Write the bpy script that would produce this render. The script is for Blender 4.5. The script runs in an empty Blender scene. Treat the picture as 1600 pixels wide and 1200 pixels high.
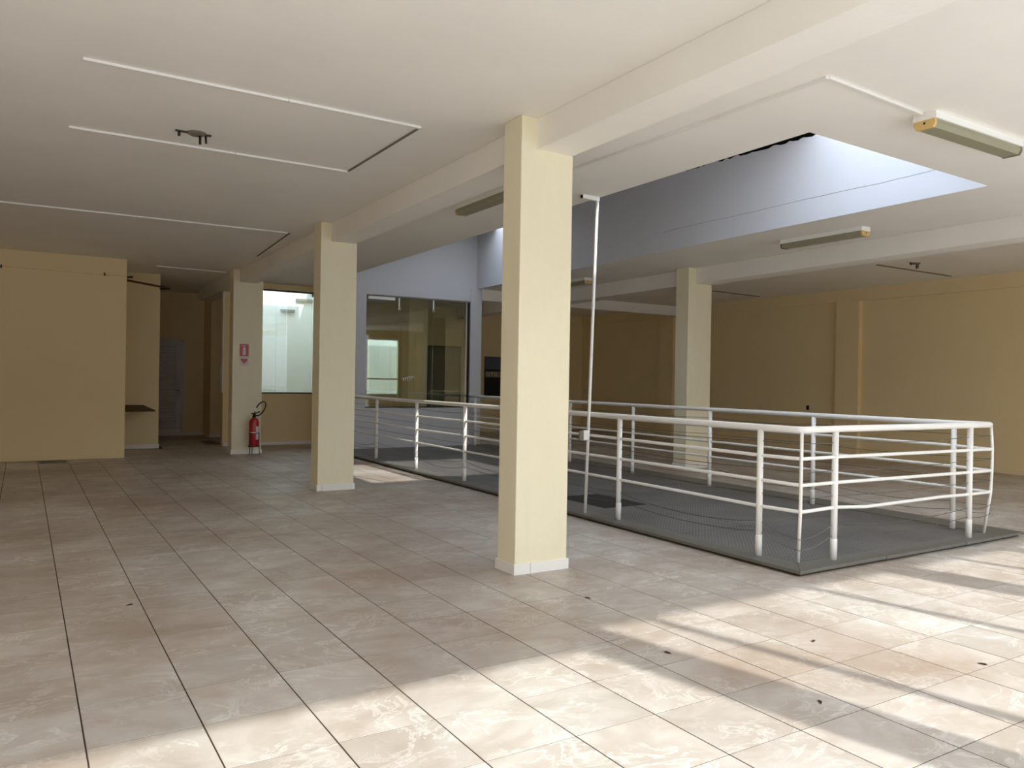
import bpy, bmesh, math, random
from mathutils import Matrix, Vector
random.seed(7)
SC = bpy.context.scene
COL = SC.collection

# ------------------------------------------------------------------ camera
CAM_H = 1.536
F_PX = 1225.94
RW = ((0.84836712, 0.01179165, 0.52927704),
      (-0.52914629, -0.01256797, 0.84843754),
      (0.01665642, -0.99985149, -0.00442275))      # rows: world axes in camera (right, down, forward)
cam_d = bpy.data.cameras.new('camera')
cam_d.sensor_width = 36.0
cam_d.lens = F_PX / 1600.0 * 36.0
cam_d.clip_start = 0.05
cam_d.clip_end = 400
cam = bpy.data.objects.new('camera', cam_d)
COL.objects.link(cam)
m = Matrix.Identity(4)
for r in range(3):
    m[r][0] = RW[r][0]; m[r][1] = -RW[r][1]; m[r][2] = -RW[r][2]
m[0][3], m[1][3], m[2][3] = 0.0, 0.0, CAM_H
cam.matrix_world = m
SC.camera = cam

# ------------------------------------------------------------------ sky
W = bpy.data.worlds.new('sky'); SC.world = W
W.use_nodes = True
wn, wl = W.node_tree.nodes, W.node_tree.links
wn.clear()
tc = wn.new('ShaderNodeTexCoord'); sep = wn.new('ShaderNodeSeparateXYZ')
ramp = wn.new('ShaderNodeValToRGB'); bg = wn.new('ShaderNodeBackground'); wo = wn.new('ShaderNodeOutputWorld')
wl.new(tc.outputs['Generated'], sep.inputs[0]); wl.new(sep.outputs['Z'], ramp.inputs[0])
ramp.color_ramp.elements[0].position = 0.0; ramp.color_ramp.elements[0].color = (0.96, 0.97, 1.0, 1)
ramp.color_ramp.elements[1].position = 0.7; ramp.color_ramp.elements[1].color = (0.66, 0.80, 1.0, 1)
bg.inputs['Strength'].default_value = 3.6
wl.new(ramp.outputs[0], bg.inputs[0]); wl.new(bg.outputs[0], wo.inputs[0])

# ------------------------------------------------------------------ sun (from behind the camera, slightly to the right)
sun_d = bpy.data.lights.new('sun', 'SUN')
sun_d.energy = 3.6
sun_d.angle = math.radians(1.0)
sun_d.color = (1.0, 0.985, 0.95)
sun = bpy.data.objects.new('sun', sun_d); COL.objects.link(sun)
SUN_EL = math.radians(35.4)
sd = Vector((0.222 * math.cos(SUN_EL), -0.975 * math.cos(SUN_EL), math.sin(SUN_EL)))   # towards the sun
sun.rotation_euler = sd.to_track_quat('Z', 'Y').to_euler()
sun.location = (4, -12, 12)

# ------------------------------------------------------------------ exposure
vs = SC.view_settings
vs.view_transform = 'Standard'; vs.look = 'None'; vs.gamma = 1.0; vs.use_curve_mapping = False
vs.exposure = 0.55
SC.cycles.use_denoising = True
SC.cycles.max_bounces = 14
SC.cycles.diffuse_bounces = 10
SC.cycles.glossy_bounces = 5
SC.cycles.transmission_bounces = 8
SC.cycles.sample_clamp_indirect = 6.0
SC.cycles.caustics_reflective = False
SC.cycles.caustics_refractive = False

# ------------------------------------------------------------------ materials
def lin(c):
    out = []
    for v in c[:3]:
        v = v / 255.0
        out.append(v / 12.92 if v <= 0.04045 else ((v + 0.055) / 1.055) ** 2.4)
    return (*out, 1.0)

def base_mat(name):
    M = bpy.data.materials.new(name); M.use_nodes = True
    nt = M.node_tree
    b = nt.nodes['Principled BSDF']
    return M, nt, b

def paint(name, c, rough=0.6, var=0.05, scale=3.0, bump=0.15, bscale=60.0, spec=0.4, stretch=(1, 1, 1)):
    """painted plaster / metal: faint mottling plus fine relief"""
    M, nt, b = base_mat(name)
    N, L = nt.nodes, nt.links
    g = N.new('ShaderNodeNewGeometry')
    mp = N.new('ShaderNodeMapping'); mp.inputs['Scale'].default_value = stretch
    L.new(g.outputs['Position'], mp.inputs[0])
    n = N.new('ShaderNodeTexNoise'); n.inputs['Scale'].default_value = scale; n.inputs['Detail'].default_value = 5
    L.new(mp.outputs[0], n.inputs['Vector'])
    mix = N.new('ShaderNodeMix'); mix.data_type = 'RGBA'
    A = lin(c)
    mix.inputs['A'].default_value = (*[v * (1 - var) for v in A[:3]], 1)
    mix.inputs['B'].default_value = (*[min(1, v * (1 + var)) for v in A[:3]], 1)
    L.new(n.outputs['Fac'], mix.inputs['Factor']); L.new(mix.outputs['Result'], b.inputs['Base Color'])
    b.inputs['Roughness'].default_value = rough
    b.inputs['Specular IOR Level'].default_value = spec
    if bump:
        n2 = N.new('ShaderNodeTexNoise'); n2.inputs['Scale'].default_value = bscale; n2.inputs['Detail'].default_value = 3
        L.new(mp.outputs[0], n2.inputs['Vector'])
        bp = N.new('ShaderNodeBump'); bp.inputs['Strength'].default_value = bump; bp.inputs['Distance'].default_value = 0.01
        L.new(n2.outputs['Fac'], bp.inputs['Height']); L.new(bp.outputs[0], b.inputs['Normal'])
    return M

def metal(name, c, rough=0.35):
    M, nt, b = base_mat(name)
    n = nt.nodes.new('ShaderNodeTexNoise'); n.inputs['Scale'].default_value = 25
    mr = nt.nodes.new('ShaderNodeMapRange'); mr.inputs['To Min'].default_value = rough * 0.8; mr.inputs['To Max'].default_value = rough * 1.3
    nt.links.new(n.outputs['Fac'], mr.inputs['Value']); nt.links.new(mr.outputs[0], b.inputs['Roughness'])
    b.inputs['Base Color'].default_value = lin(c); b.inputs['Metallic'].default_value = 0.9
    return M

def glass_mat(name, tint=(235, 242, 236), refl=0.10):
    M = bpy.data.materials.new(name); M.use_nodes = True
    nt = M.node_tree; N, L = nt.nodes, nt.links; N.clear()
    o = N.new('ShaderNodeOutputMaterial'); t = N.new('ShaderNodeBsdfTransparent'); gl = N.new('ShaderNodeBsdfGlossy')
    mx = N.new('ShaderNodeMixShader'); fr = N.new('ShaderNodeFresnel'); fr.inputs['IOR'].default_value = 1.5
    ns = N.new('ShaderNodeTexNoise'); ns.inputs['Scale'].default_value = 1.2
    ad = N.new('ShaderNodeMath'); ad.operation = 'MULTIPLY_ADD'
    ad.inputs[1].default_value = 1.0; ad.inputs[2].default_value = refl
    L.new(fr.outputs[0], ad.inputs[0])
    t.inputs[0].default_value = lin(tint); gl.inputs['Roughness'].default_value = 0.02
    L.new(ad.outputs[0], mx.inputs[0]); L.new(t.outputs[0], mx.inputs[1]); L.new(gl.outputs[0], mx.inputs[2])
    L.new(mx.outputs[0], o.inputs[0])
    return M

PITCH = 0.4535
GX0, GY0 = 0.2374, 4.5324        # a grout crossing

def tile_mat():
    M, nt, b = base_mat('marbled_ceramic_tile')
    N, L = nt.nodes, nt.links
    g = N.new('ShaderNodeNewGeometry')
    # which tile: cell number from the grid
    mp = N.new('ShaderNodeMapping')
    mp.inputs['Location'].default_value = (-GX0 / PITCH, -GY0 / PITCH, 0); mp.inputs['Scale'].default_value = (1 / PITCH, 1 / PITCH, 0)
    L.new(g.outputs['Position'], mp.inputs[0])
    fl = N.new('ShaderNodeVectorMath'); fl.operation = 'FLOOR'; L.new(mp.outputs[0], fl.inputs[0])
    wn_ = N.new('ShaderNodeTexWhiteNoise'); wn_.noise_dimensions = '3D'; L.new(fl.outputs[0], wn_.inputs['Vector'])
    # every tile takes its own piece of the marble
    sc = N.new('ShaderNodeVectorMath'); sc.operation = 'SCALE'; sc.inputs['Scale'].default_value = 40.0
    L.new(wn_.outputs['Color'], sc.inputs[0])
    ad = N.new('ShaderNodeVectorMath'); ad.operation = 'ADD'; L.new(g.outputs['Position'], ad.inputs[0]); L.new(sc.outputs[0], ad.inputs[1])
    st = N.new('ShaderNodeMapping'); st.inputs['Scale'].default_value = (1.0, 1.35, 1.0); st.inputs['Rotation'].default_value = (0, 0, 0.6)
    L.new(ad.outputs[0], st.inputs[0])
    n1 = N.new('ShaderNodeTexNoise'); n1.inputs['Scale'].default_value = 2.4; n1.inputs['Detail'].default_value = 5
    n1.inputs['Roughness'].default_value = 0.55; n1.inputs['Distortion'].default_value = 0.9
    L.new(st.outputs[0], n1.inputs['Vector'])
    r1 = N.new('ShaderNodeValToRGB'); L.new(n1.outputs['Fac'], r1.inputs[0])
    e = r1.color_ramp.elements
    e[0].position = 0.30; e[0].color = lin((182, 172, 160))
    e[1].position = 0.72; e[1].color = lin((206, 201, 193))
    x = r1.color_ramp.elements.new(0.47); x.color = lin((190, 182, 171))
    x = r1.color_ramp.elements.new(0.53); x.color = lin((196, 189, 179))
    # pale swirling veins: a band of the noise
    n2 = N.new('ShaderNodeTexNoise'); n2.inputs['Scale'].default_value = 3.0; n2.inputs['Detail'].default_value = 6
    n2.inputs['Roughness'].default_value = 0.62; n2.inputs['Distortion'].default_value = 2.2
    L.new(st.outputs[0], n2.inputs['Vector'])
    r2 = N.new('ShaderNodeValToRGB'); L.new(n2.outputs['Fac'], r2.inputs[0])
    e = r2.color_ramp.elements
    e[0].position = 0.50; e[0].color = (0, 0, 0, 1); e[1].position = 0.60; e[1].color = (0, 0, 0, 1)
    x = e.new(0.535); x.color = (0.85, 0.85, 0.85, 1); x = e.new(0.56); x.color = (0.35, 0.35, 0.35, 1)
    m1 = N.new('ShaderNodeMix'); m1.data_type = 'RGBA'; m1.inputs['B'].default_value = lin((224, 221, 214))
    n5 = N.new('ShaderNodeTexNoise'); n5.inputs['Scale'].default_value = 2.1; n5.inputs['Detail'].default_value = 2
    L.new(st.outputs[0], n5.inputs['Vector'])
    r5 = N.new('ShaderNodeValToRGB'); L.new(n5.outputs['Fac'], r5.inputs[0])
    r5.color_ramp.elements[0].position = 0.40; r5.color_ramp.elements[1].position = 0.56
    mk = N.new('ShaderNodeMath'); mk.operation = 'MULTIPLY'; L.new(r2.outputs[0], mk.inputs[0]); L.new(r5.outputs[0], mk.inputs[1])
    L.new(mk.outputs[0], m1.inputs['Factor']); L.new(r1.outputs[0], m1.inputs['A'])
    # trodden brown dirt in large worn patches
    n3 = N.new('ShaderNodeTexNoise'); n3.inputs['Scale'].default_value = 0.55; n3.inputs['Detail'].default_value = 7; n3.inputs['Roughness'].default_value = 0.62
    L.new(g.outputs['Position'], n3.inputs['Vector'])
    r3 = N.new('ShaderNodeValToRGB'); L.new(n3.outputs['Fac'], r3.inputs[0])
    e = r3.color_ramp.elements; e[0].position = 0.40; e[0].color = (0, 0, 0, 1); e[1].position = 0.64; e[1].color = (0.68, 0.68, 0.68, 1)
    m2 = N.new('ShaderNodeMix'); m2.data_type = 'RGBA'; m2.inputs['B'].default_value = lin((150, 126, 104))
    L.new(r3.outputs[0], m2.inputs['Factor']); L.new(m1.outputs['Result'], m2.inputs['A'])
    # small dark scuffs
    n4 = N.new('ShaderNodeTexNoise'); n4.inputs['Scale'].default_value = 7.0; n4.inputs['Detail'].default_value = 8; n4.inputs['Roughness'].default_value = 0.75
    L.new(g.outputs['Position'], n4.inputs['Vector'])
    r4 = N.new('ShaderNodeValToRGB'); L.new(n4.outputs['Fac'], r4.inputs[0])
    e = r4.color_ramp.elements; e[0].position = 0.66; e[0].color = (0, 0, 0, 1); e[1].position = 0.80; e[1].color = (0.7, 0.7, 0.7, 1)
    m3 = N.new('ShaderNodeMix'); m3.data_type = 'RGBA'; m3.inputs['B'].default_value = lin((110, 98, 84))
    L.new(r4.outputs[0], m3.inputs['Factor']); L.new(m2.outputs['Result'], m3.inputs['A'])
    # tile to tile tone
    hv = N.new('ShaderNodeHueSaturation'); mr = N.new('ShaderNodeMapRange')
    mr.inputs['To Min'].default_value = 0.93; mr.inputs['To Max'].default_value = 1.04
    L.new(wn_.outputs['Value'], mr.inputs['Value']); L.new(mr.outputs[0], hv.inputs['Value']); L.new(m3.outputs['Result'], hv.inputs['Color'])
    L.new(hv.outputs[0], b.inputs['Base Color'])
    mr2 = N.new('ShaderNodeMapRange'); mr2.inputs['To Min'].default_value = 0.32; mr2.inputs['To Max'].default_value = 0.6
    L.new(n3.outputs['Fac'], mr2.inputs['Value']); L.new(mr2.outputs[0], b.inputs['Roughness'])
    bp = N.new('ShaderNodeBump'); bp.inputs['Strength'].default_value = 0.12; bp.inputs['Distance'].default_value = 0.004
    L.new(n1.outputs['Fac'], bp.inputs['Height']); L.new(bp.outputs[0], b.inputs['Normal'])
    return M

def plate_mat():
    M, nt, b = base_mat('chequer_plate')
    N, L = nt.nodes, nt.links
    g = N.new('ShaderNodeNewGeometry')
    mp = N.new('ShaderNodeMapping'); mp.inputs['Rotation'].default_value = (0, 0, math.radians(45)); mp.inputs['Scale'].default_value = (1, 1, 0)
    L.new(g.outputs['Position'], mp.inputs[0])
    bt = N.new('ShaderNodeTexBrick'); bt.inputs['Scale'].default_value = 1.0
    bt.inputs['Brick Width'].default_value = 0.06; bt.inputs['Row Height'].default_value = 0.030
    bt.inputs['Mortar Size'].default_value = 0.0036; bt.inputs['Mortar Smooth'].default_value = 0.2
    bt.inputs['Color1'].default_value = lin((82, 79, 76)); bt.inputs['Color2'].default_value = lin((87, 84, 81)); bt.inputs['Mortar'].default_value = lin((146, 142, 136))
    L.new(mp.outputs[0], bt.inputs['Vector'])
    n = N.new('ShaderNodeTexNoise'); n.inputs['Scale'].default_value = 1.3; n.inputs['Detail'].default_value = 6
    L.new(g.outputs['Position'], n.inputs['Vector'])
    r = N.new('ShaderNodeValToRGB'); r.color_ramp.elements[0].position = 0.35; r.color_ramp.elements[0].color = (0.72, 0.72, 0.72, 1)
    r.color_ramp.elements[1].position = 0.7; r.color_ramp.elements[1].color = (1.1, 1.07, 1.02, 1)
    L.new(n.outputs['Fac'], r.inputs[0])
    mx = N.new('ShaderNodeMix'); mx.data_type = 'RGBA'; mx.blend_type = 'MULTIPLY'; mx.inputs['Factor'].default_value = 1.0
    L.new(bt.outputs['Color'], mx.inputs['A']); L.new(r.outputs[0], mx.inputs['B']); L.new(mx.outputs['Result'], b.inputs['Base Color'])
    b.inputs['Roughness'].default_value = 0.55
    bp = N.new('ShaderNodeBump'); bp.inputs['Strength'].default_value = 0.5; bp.inputs['Distance'].default_value = 0.003
    L.new(bt.outputs['Fac'], bp.inputs['Height']); L.new(bp.outputs[0], b.inputs['Normal'])
    return M

M = {
    'cream': paint('cream_wall_paint', (229, 208, 163), 0.62, 0.035, 1.4, 0.12, 40, 0.3),
    'cream_col': paint('cream_column_paint', (233, 224, 194), 0.55, 0.04, 3.0, 0.35, 30, 0.35, (3, 3, 0.5)),
    'ceiling': paint('white_ceiling_paint', (240, 236, 228), 0.75, 0.06, 1.3, 0.2, 18, 0.2),
    'blue': paint('blue_grey_wall_paint', (198, 197, 199), 0.6, 0.05, 1.1, 0.12, 30, 0.3),
    'white': paint('white_paint', (240, 239, 234), 0.5, 0.02, 4, 0.0),
    'skirt': paint('glazed_white_skirting', (233, 230, 224), 0.3, 0.03, 5, 0.0),
    'grout': paint('brown_grout', (74, 62, 51), 0.9, 0.15, 6, 0.2, 120, 0.1),
    'tile': tile_mat(),
    'plate': plate_mat(),
    'stone': paint('dark_grey_granite', (108, 105, 98), 0.5, 0.12, 14, 0.1, 200, 0.4),
    'curbbase': paint('brown_mortar_bed', (70, 60, 48), 0.9, 0.2, 20, 0.3, 80, 0.1),
    'rail': paint('white_enamel', (238, 236, 230), 0.33, 0.03, 12, 0.0, spec=0.5),
    'steel': metal('steel_cable', (120, 116, 108), 0.4),
    'chrome': metal('chrome', (200, 200, 198), 0.2),
    'dark': paint('black_plastic', (24, 23, 22), 0.45, 0.1, 9, 0.0),
    'membrane': paint('torn_black_membrane', (16, 15, 14), 0.9, 0.2, 9, 0.3, 30, 0.1),
    'red': paint('red_enamel', (176, 20, 26), 0.3, 0.05, 9, 0.0, spec=0.6),
    'label': paint('paper_label', (214, 204, 196), 0.5, 0.08, 30, 0.0),
    'conduit': paint('white_pvc', (232, 230, 224), 0.45, 0.03, 5, 0.0),
    'condark': paint('dusty_pvc', (120, 112, 98), 0.7, 0.15, 8, 0.0),
    'lens': paint('dusty_prismatic_diffuser', (150, 146, 122), 0.3, 0.08, 20, 0.25, 220, 0.5, (1, 1, 1)),
    'tan': paint('yellowed_end_cap', (214, 180, 116), 0.5, 0.05, 9, 0.0),
    'rust': paint('rusty_iron', (84, 54, 30), 0.8, 0.3, 20, 0.2, 90),
    'wood': paint('dark_wood', (86, 66, 44), 0.6, 0.2, 6, 0.1, 40, 0.3, (1, 8, 8)),
    'door': paint('grey_white_door_paint', (206, 206, 206), 0.5, 0.03, 4, 0.0),
    'glass': glass_mat('clear_glass', (226, 232, 227), 0.06),
    'gglass': paint('grey_green_door_glass', (96, 104, 86), 0.15, 0.06, 2, 0.0, spec=0.6),
    'asphalt': paint('pavement', (206, 205, 202), 0.9, 0.12, 1.2, 0.2, 30, 0.1),
    'concrete': paint('raw_concrete', (158, 154, 146), 0.85, 0.1, 2, 0.2, 30, 0.1),
    'backdrop': paint('pale_blue_backdrop', (206, 214, 228), 0.8, 0.2, 1.5, 0.1, 20),  # tint of the imitated street reflection
    'street': paint('pale_render', (150, 150, 150), 0.85, 0.1, 0.4, 0.0),
    'frame': paint('dark_frame', (52, 50, 44), 0.5, 0.1, 6, 0.0),
    'signblue': paint('slate_blue_print', (84, 90, 104), 0.4, 0.04, 6, 0.0),
    'leaf': paint('dry_leaf', (70, 48, 28), 0.8, 0.3, 40, 0.0),
    'grate': paint('dark_iron_grate', (66, 64, 60), 0.6, 0.15, 20, 0.0),
}

# ------------------------------------------------------------------ mesh helpers
class MB:
    def __init__(self):
        self.v = []; self.f = []; self.smooth = []
    def quad8(self, b, t):
        """solid from 4 bottom points and 4 top points (counter-clockwise seen from above)"""
        n = len(self.v)
        self.v += [tuple(p) for p in b] + [tuple(p) for p in t]
        for q in ((3, 2, 1, 0), (4, 5, 6, 7), (0, 1, 5, 4), (1, 2, 6, 5), (2, 3, 7, 6), (3, 0, 4, 7)):
            self.f.append(tuple(n + i for i in q)); self.smooth.append(False)
        return self
    def box(self, x0, x1, y0, y1, z0, z1):
        return self.quad8([(x0, y0, z0), (x1, y0, z0), (x1, y1, z0), (x0, y1, z0)],
                          [(x0, y0, z1), (x1, y0, z1), (x1, y1, z1), (x0, y1, z1)])
    def prism(self, pts, z0, z1):
        n = len(self.v); k = len(pts)
        self.v += [(p[0], p[1], z0) for p in pts] + [(p[0], p[1], z1) for p in pts]
        self.f.append(tuple(n + i for i in reversed(range(k)))); self.smooth.append(False)
        self.f.append(tuple(n + k + i for i in range(k))); self.smooth.append(False)
        for i in range(k):
            j = (i + 1) % k
            self.f.append((n + i, n + j, n + k + j, n + k + i)); self.smooth.append(False)
        return self
    def tube(self, path, r, seg=10, cap=True, radii=None):
        pts = [Vector(p) for p in path]; n0 = len(self.v); up = None
        for i, p in enumerate(pts):
            if i == 0: d = pts[1] - pts[0]
            elif i == len(pts) - 1: d = pts[-1] - pts[-2]
            else: d = (pts[i + 1] - p).normalized() + (p - pts[i - 1]).normalized()
            d.normalize()
            if up is None:
                up = Vector((0, 0, 1)) if abs(d.z) < 0.9 else Vector((1, 0, 0))
            a = d.cross(up).normalized(); b = a.cross(d).normalized(); up = b
            rr = radii[i] if radii else r
            k = 1.0
            if 0 < i < len(pts) - 1:
                c = (pts[i + 1] - p).normalized().dot((p - pts[i - 1]).normalized())
                k = 1.0 / max(0.6, math.sqrt(max(0.01, (1 + c) / 2)))
            for s in range(seg):
                t = 2 * math.pi * s / seg
                self.v.append(tuple(p + (a * math.cos(t) * k + b * math.sin(t)) * rr))
        for i in range(len(pts) - 1):
            for s in range(seg):
                s2 = (s + 1) % seg
                self.f.append((n0 + i * seg + s, n0 + i * seg + s2, n0 + (i + 1) * seg + s2, n0 + (i + 1) * seg + s)); self.smooth.append(True)
        if cap:
            self.f.append(tuple(n0 + s for s in reversed(range(seg)))); self.smooth.append(False)
            e = n0 + (len(pts) - 1) * seg
            self.f.append(tuple(e + s for s in range(seg))); self.smooth.append(False)
        return self
    def lathe(self, c, prof, seg=24):
        n0 = len(self.v)
        for r, z in prof:
            for s in range(seg):
                t = 2 * math.pi * s / seg
                self.v.append((c[0] + r * math.cos(t), c[1] + r * math.sin(t), c[2] + z))
        for i in range(len(prof) - 1):
            for s in range(seg):
                s2 = (s + 1) % seg
                self.f.append((n0 + i * seg + s, n0 + i * seg + s2, n0 + (i + 1) * seg + s2, n0 + (i + 1) * seg + s)); self.smooth.append(True)
        self.f.append(tuple(n0 + s for s in reversed(range(seg)))); self.smooth.append(False)
        e = n0 + (len(prof) - 1) * seg
        self.f.append(tuple(e + s for s in range(seg))); self.smooth.append(False)
        return self
    def build(self, name, mat, parent=None, bevel=0.0):
        off = OFF.get(parent.name, (0, 0, 0)) if parent else (0, 0, 0)
        me = bpy.data.meshes.new(name)
        me.from_pydata([(x - off[0], y - off[1], z - off[2]) for x, y, z in self.v], [], self.f)
        me.polygons.foreach_set('use_smooth', self.smooth)
        me.materials.append(M[mat])
        me.update()
        o = bpy.data.objects.new(name, me); COL.objects.link(o)
        if parent:
            o.parent = parent
            OFF[o.name] = off
        else:
            OFF[o.name] = (0, 0, 0)
        if bevel:
            bv = o.modifiers.new('bevel', 'BEVEL'); bv.width = bevel; bv.segments = 2; bv.limit_method = 'ANGLE'
        return o
OFF = {}

def tag(o, label=None, cat=None, group=None, kind=None):
    if label: o['label'] = label
    if cat: o['category'] = cat
    if group: o['group'] = group
    if kind: o['kind'] = kind
    return o

def empty(name, loc, label=None, cat=None, group=None, kind=None):
    o = bpy.data.objects.new(name, None); COL.objects.link(o)
    o.location = loc; o.empty_display_size = 0.1
    OFF[o.name] = tuple(loc)
    return tag(o, label, cat, group, kind)

def struct(name, mb, mat, label=None, bevel=0.0):
    return tag(mb.build(name, mat, None, bevel), label, None, None, 'structure')

ZC = 3.63            # ceiling height
# side lines of the building, which run slightly askew to the tile grid
def lx(y): return 5.51 + 0.012 * (y - 5.2)          # left side of the roof well
def rx(y): return 8.45 + 0.036 * (y - 4.3)          # right side of the roof well
def wallx(y): return 15.10 + 0.016 * (y - 7.0)      # right-hand wall
FAC = -0.60          # street front (behind the camera)
WELL_F, WELL_B = 4.26, 15.80

# ------------------------------------------------------------------ floor with its tiles
floor = struct('floor', MB().box(-7.0, 15.6, FAC, 21.6, -0.2, -0.0018), 'grout', 'tiled shop floor with brown grout')
PIT = (5.40, 8.72, 4.22, 15.6)      # no tiles below the plate cover
def proj(p):
    d = Vector(p) - Vector((0, 0, CAM_H))
    q = [sum(RW[k][i] * d[k] for k in range(3)) for i in range(3)]
    if q[2] < 0.3: return None
    return (q[0] / q[2] * F_PX + 800, q[1] / q[2] * F_PX + 600)
G = 0.0036           # half a joint
def tile_pts(i, j):
    x0, y0 = GX0 + i * PITCH, GY0 + j * PITCH
    return x0 + G, x0 + PITCH - G, y0 + G * 0.8, y0 + PITCH - G * 0.8
def inside(i, j):
    x0, x1, y0, y1 = tile_pts(i, j)
    if x0 < -7.0 or x1 > wallx(y0) + 0.3 or y0 < FAC: return False
    if x0 > PIT[0] and x1 < PIT[1] + 0.02 * (y0 - 4) and y0 > PIT[2] and y1 < PIT[3]: return False
    if x1 < 1.75 and y1 > 16.2: return False
    if x1 < 2.6 and y1 > 18.1: return False
    if y1 > 21.6: return False
    return True
cand, rest = [], []
for i in range(-16, 34):
    for j in range(-12, 40):
        if not inside(i, j): continue
        x0, x1, y0, y1 = tile_pts(i, j)
        ps = [proj(p) for p in ((x0, y0, 0), (x1, y0, 0), (x1, y1, 0), (x0, y1, 0))]
        seen = 0.0
        if all(ps):
            cx, cy = [sum(p[k] for p in ps) / 4 for k in (0, 1)]
            if -30 < cx < 1630 and -30 < cy < 1225:
                seen = abs(sum(ps[a][0] * ps[(a + 1) % 4][1] - ps[(a + 1) % 4][0] * ps[a][1] for a in range(4))) / 2
        cand.append((seen, i, j))
cand.sort(reverse=True)
h = PITCH / 2
tb = MB()
bx, by = h - G, h - G * 0.8
tb.quad8([(-bx, -by, -0.0018), (bx, -by, -0.0018), (bx, by, -0.0018), (-bx, by, -0.0018)],
         [(-bx, -by, 0), (bx, -by, 0), (bx, by, 0), (-bx, by, 0)])
first = None
for seen, i, j in cand[:300]:
    if first is None:
        first = o = tb.build('tile', 'tile', floor)
    else:
        o = first.copy(); COL.objects.link(o); o.parent = floor
    o.location = (GX0 + (i + .5) * PITCH, GY0 + (j + .5) * PITCH, random.uniform(-0.0003, 0.0003))
    o.rotation_euler = (random.gauss(0, 0.0005), random.gauss(0, 0.0005), random.gauss(0, 0.0012))
tf = MB()
for seen, i, j in cand[300:]:
    x0, x1, y0, y1 = tile_pts(i, j)
    tf.quad8([(x0, y0, -0.0018), (x1, y0, -0.0018), (x1, y1, -0.0018), (x0, y1, -0.0018)],
             [(x0, y0, 0), (x1, y0, 0), (x1, y1, 0), (x0, y1, 0)])
tag(tf.build('tile_field', 'tile', floor), kind='stuff')

# ------------------------------------------------------------------ ceiling with the roof well
cl = MB()
T = 0.28
def slab(p, z0=ZC, z1=ZC + T): cl.prism(p, z0, z1)
slab([(-7.2, FAC - 0.3), (15.8, FAC - 0.3), (15.8, 4.30), (rx(4.3), 4.30), (lx(4.23), 4.23), (-7.2, 4.23)])
slab([(-7.2, 4.23), (lx(4.23), 4.23), (lx(WELL_B), WELL_B), (-7.2, WELL_B)])
slab([(rx(4.3), 4.30), (15.8, 4.30), (15.8, WELL_B), (rx(WELL_B), WELL_B)])
slab([(-7.2, WELL_B), (lx(WELL_B), WELL_B), (lx(WELL_B), 18.0), (-7.2, 18.0)])
slab([(-7.2, 18.0), (4.42, 18.0), (4.42, 21.8), (-7.2, 21.8)])
slab([(lx(WELL_B), WELL_B + 0.15), (15.8, WELL_B + 0.15), (15.8, 16.5), (lx(WELL_B), 16.5)])
slab([(lx(WELL_B), 16.5), (6.6, 16.5), (6.6, 17.3), (lx(WELL_B), 17.3)])  # slab broken here by an unseen slot, added to light the office
slab([(8.5, 16.5), (15.8, 16.5), (15.8, 17.3), (8.5, 17.3)])
slab([(lx(WELL_B), 17.3), (15.8, 17.3), (15.8, 18.0), (lx(WELL_B), 18.0)])
slab([(6.42, 18.0), (15.8, 18.0), (15.8, 20.5), (6.42, 20.5)])
for q in ((4.3, 6.6, 17.9, 18.05), (6.4, 8.7, 16.35, 16.5)):  # unseen upstands, added to keep direct sun out of shaft and slot
    cl.box(q[0], q[1], q[2], q[3], ZC + T, 5.0)
ceiling = struct('ceiling', cl, 'ceiling', 'white plastered ceiling with a long roof well')

# lining of the roof well: left, front, right (fascia + wall, torn top edge), back is the blue wall
TOPZ = 4.86
b0, b1 = 4.23, WELL_B
wl_ = MB().quad8([(lx(b0) - .12, b0, ZC + T), (lx(b0), b0, ZC + T), (lx(b1), b1, ZC + T), (lx(b1) - .12, b1, ZC + T)],
                 [(lx(b0) - .12, b0, TOPZ), (lx(b0), b0, TOPZ), (lx(b1), b1, TOPZ), (lx(b1) - .12, b1, TOPZ)])
struct('wall_well_left', wl_, 'blue', 'left lining of the roof well')
struct('wall_well_front', MB().quad8([(lx(b0) - .12, b0 - .12, ZC + T), (rx(4.3) + .12, 4.18, ZC + T), (rx(4.3) + .12, 4.30, ZC + T), (lx(b0) - .12, b0, ZC + T)],
                                     [(lx(b0) - .12, b0 - .12, TOPZ - .06), (rx(4.3) + .12, 4.18, TOPZ - .06), (rx(4.3) + .12, 4.30, TOPZ - .06), (lx(b0) - .12, b0, TOPZ - .06)]), 'blue', 'street-side lining of the roof well')
# right lining: lower fascia and upper wall with a hairline joint between, jagged top
ZJ = 3.92
wr = empty('wall_well_right', (8.6, 10, ZC), 'blue-grey right side of the roof well with torn top edge', kind='structure')
uw = MB()
ys = [4.3]
while ys[-1] < b1 - 0.2:
    ys.append(ys[-1] + (0.07 if 6.0 < ys[-1] < 10.5 else 0.5) * random.uniform(0.5, 1.5))
ys.append(b1)
def ztop(y):
    z = TOPZ
    if y < 10.2:
        z = 4.725 + 0.11 * max(0, (y - 6.5) / 3.2) + random.uniform(-0.014, 0.02)
    return min(z, TOPZ + .02)
zs = [ztop(y) for y in ys]
for a in range(len(ys) - 1):
    ya, yb = ys[a], ys[a + 1]
    uw.quad8([(rx(ya) - .005, ya, ZC + .0005), (rx(ya) + .14, ya, ZC + .0005), (rx(yb) + .14, yb, ZC + .0005), (rx(yb) - .005, yb, ZC + .0005)],
             [(rx(ya) - .005, ya, zs[a]), (rx(ya) + .14, ya, zs[a]), (rx(yb) + .14, yb, zs[a + 1]), (rx(yb) - .005, yb, zs[a + 1])])
uw.build('upper_wall', 'blue', wr)
ck = []
yc = 4.4
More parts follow.
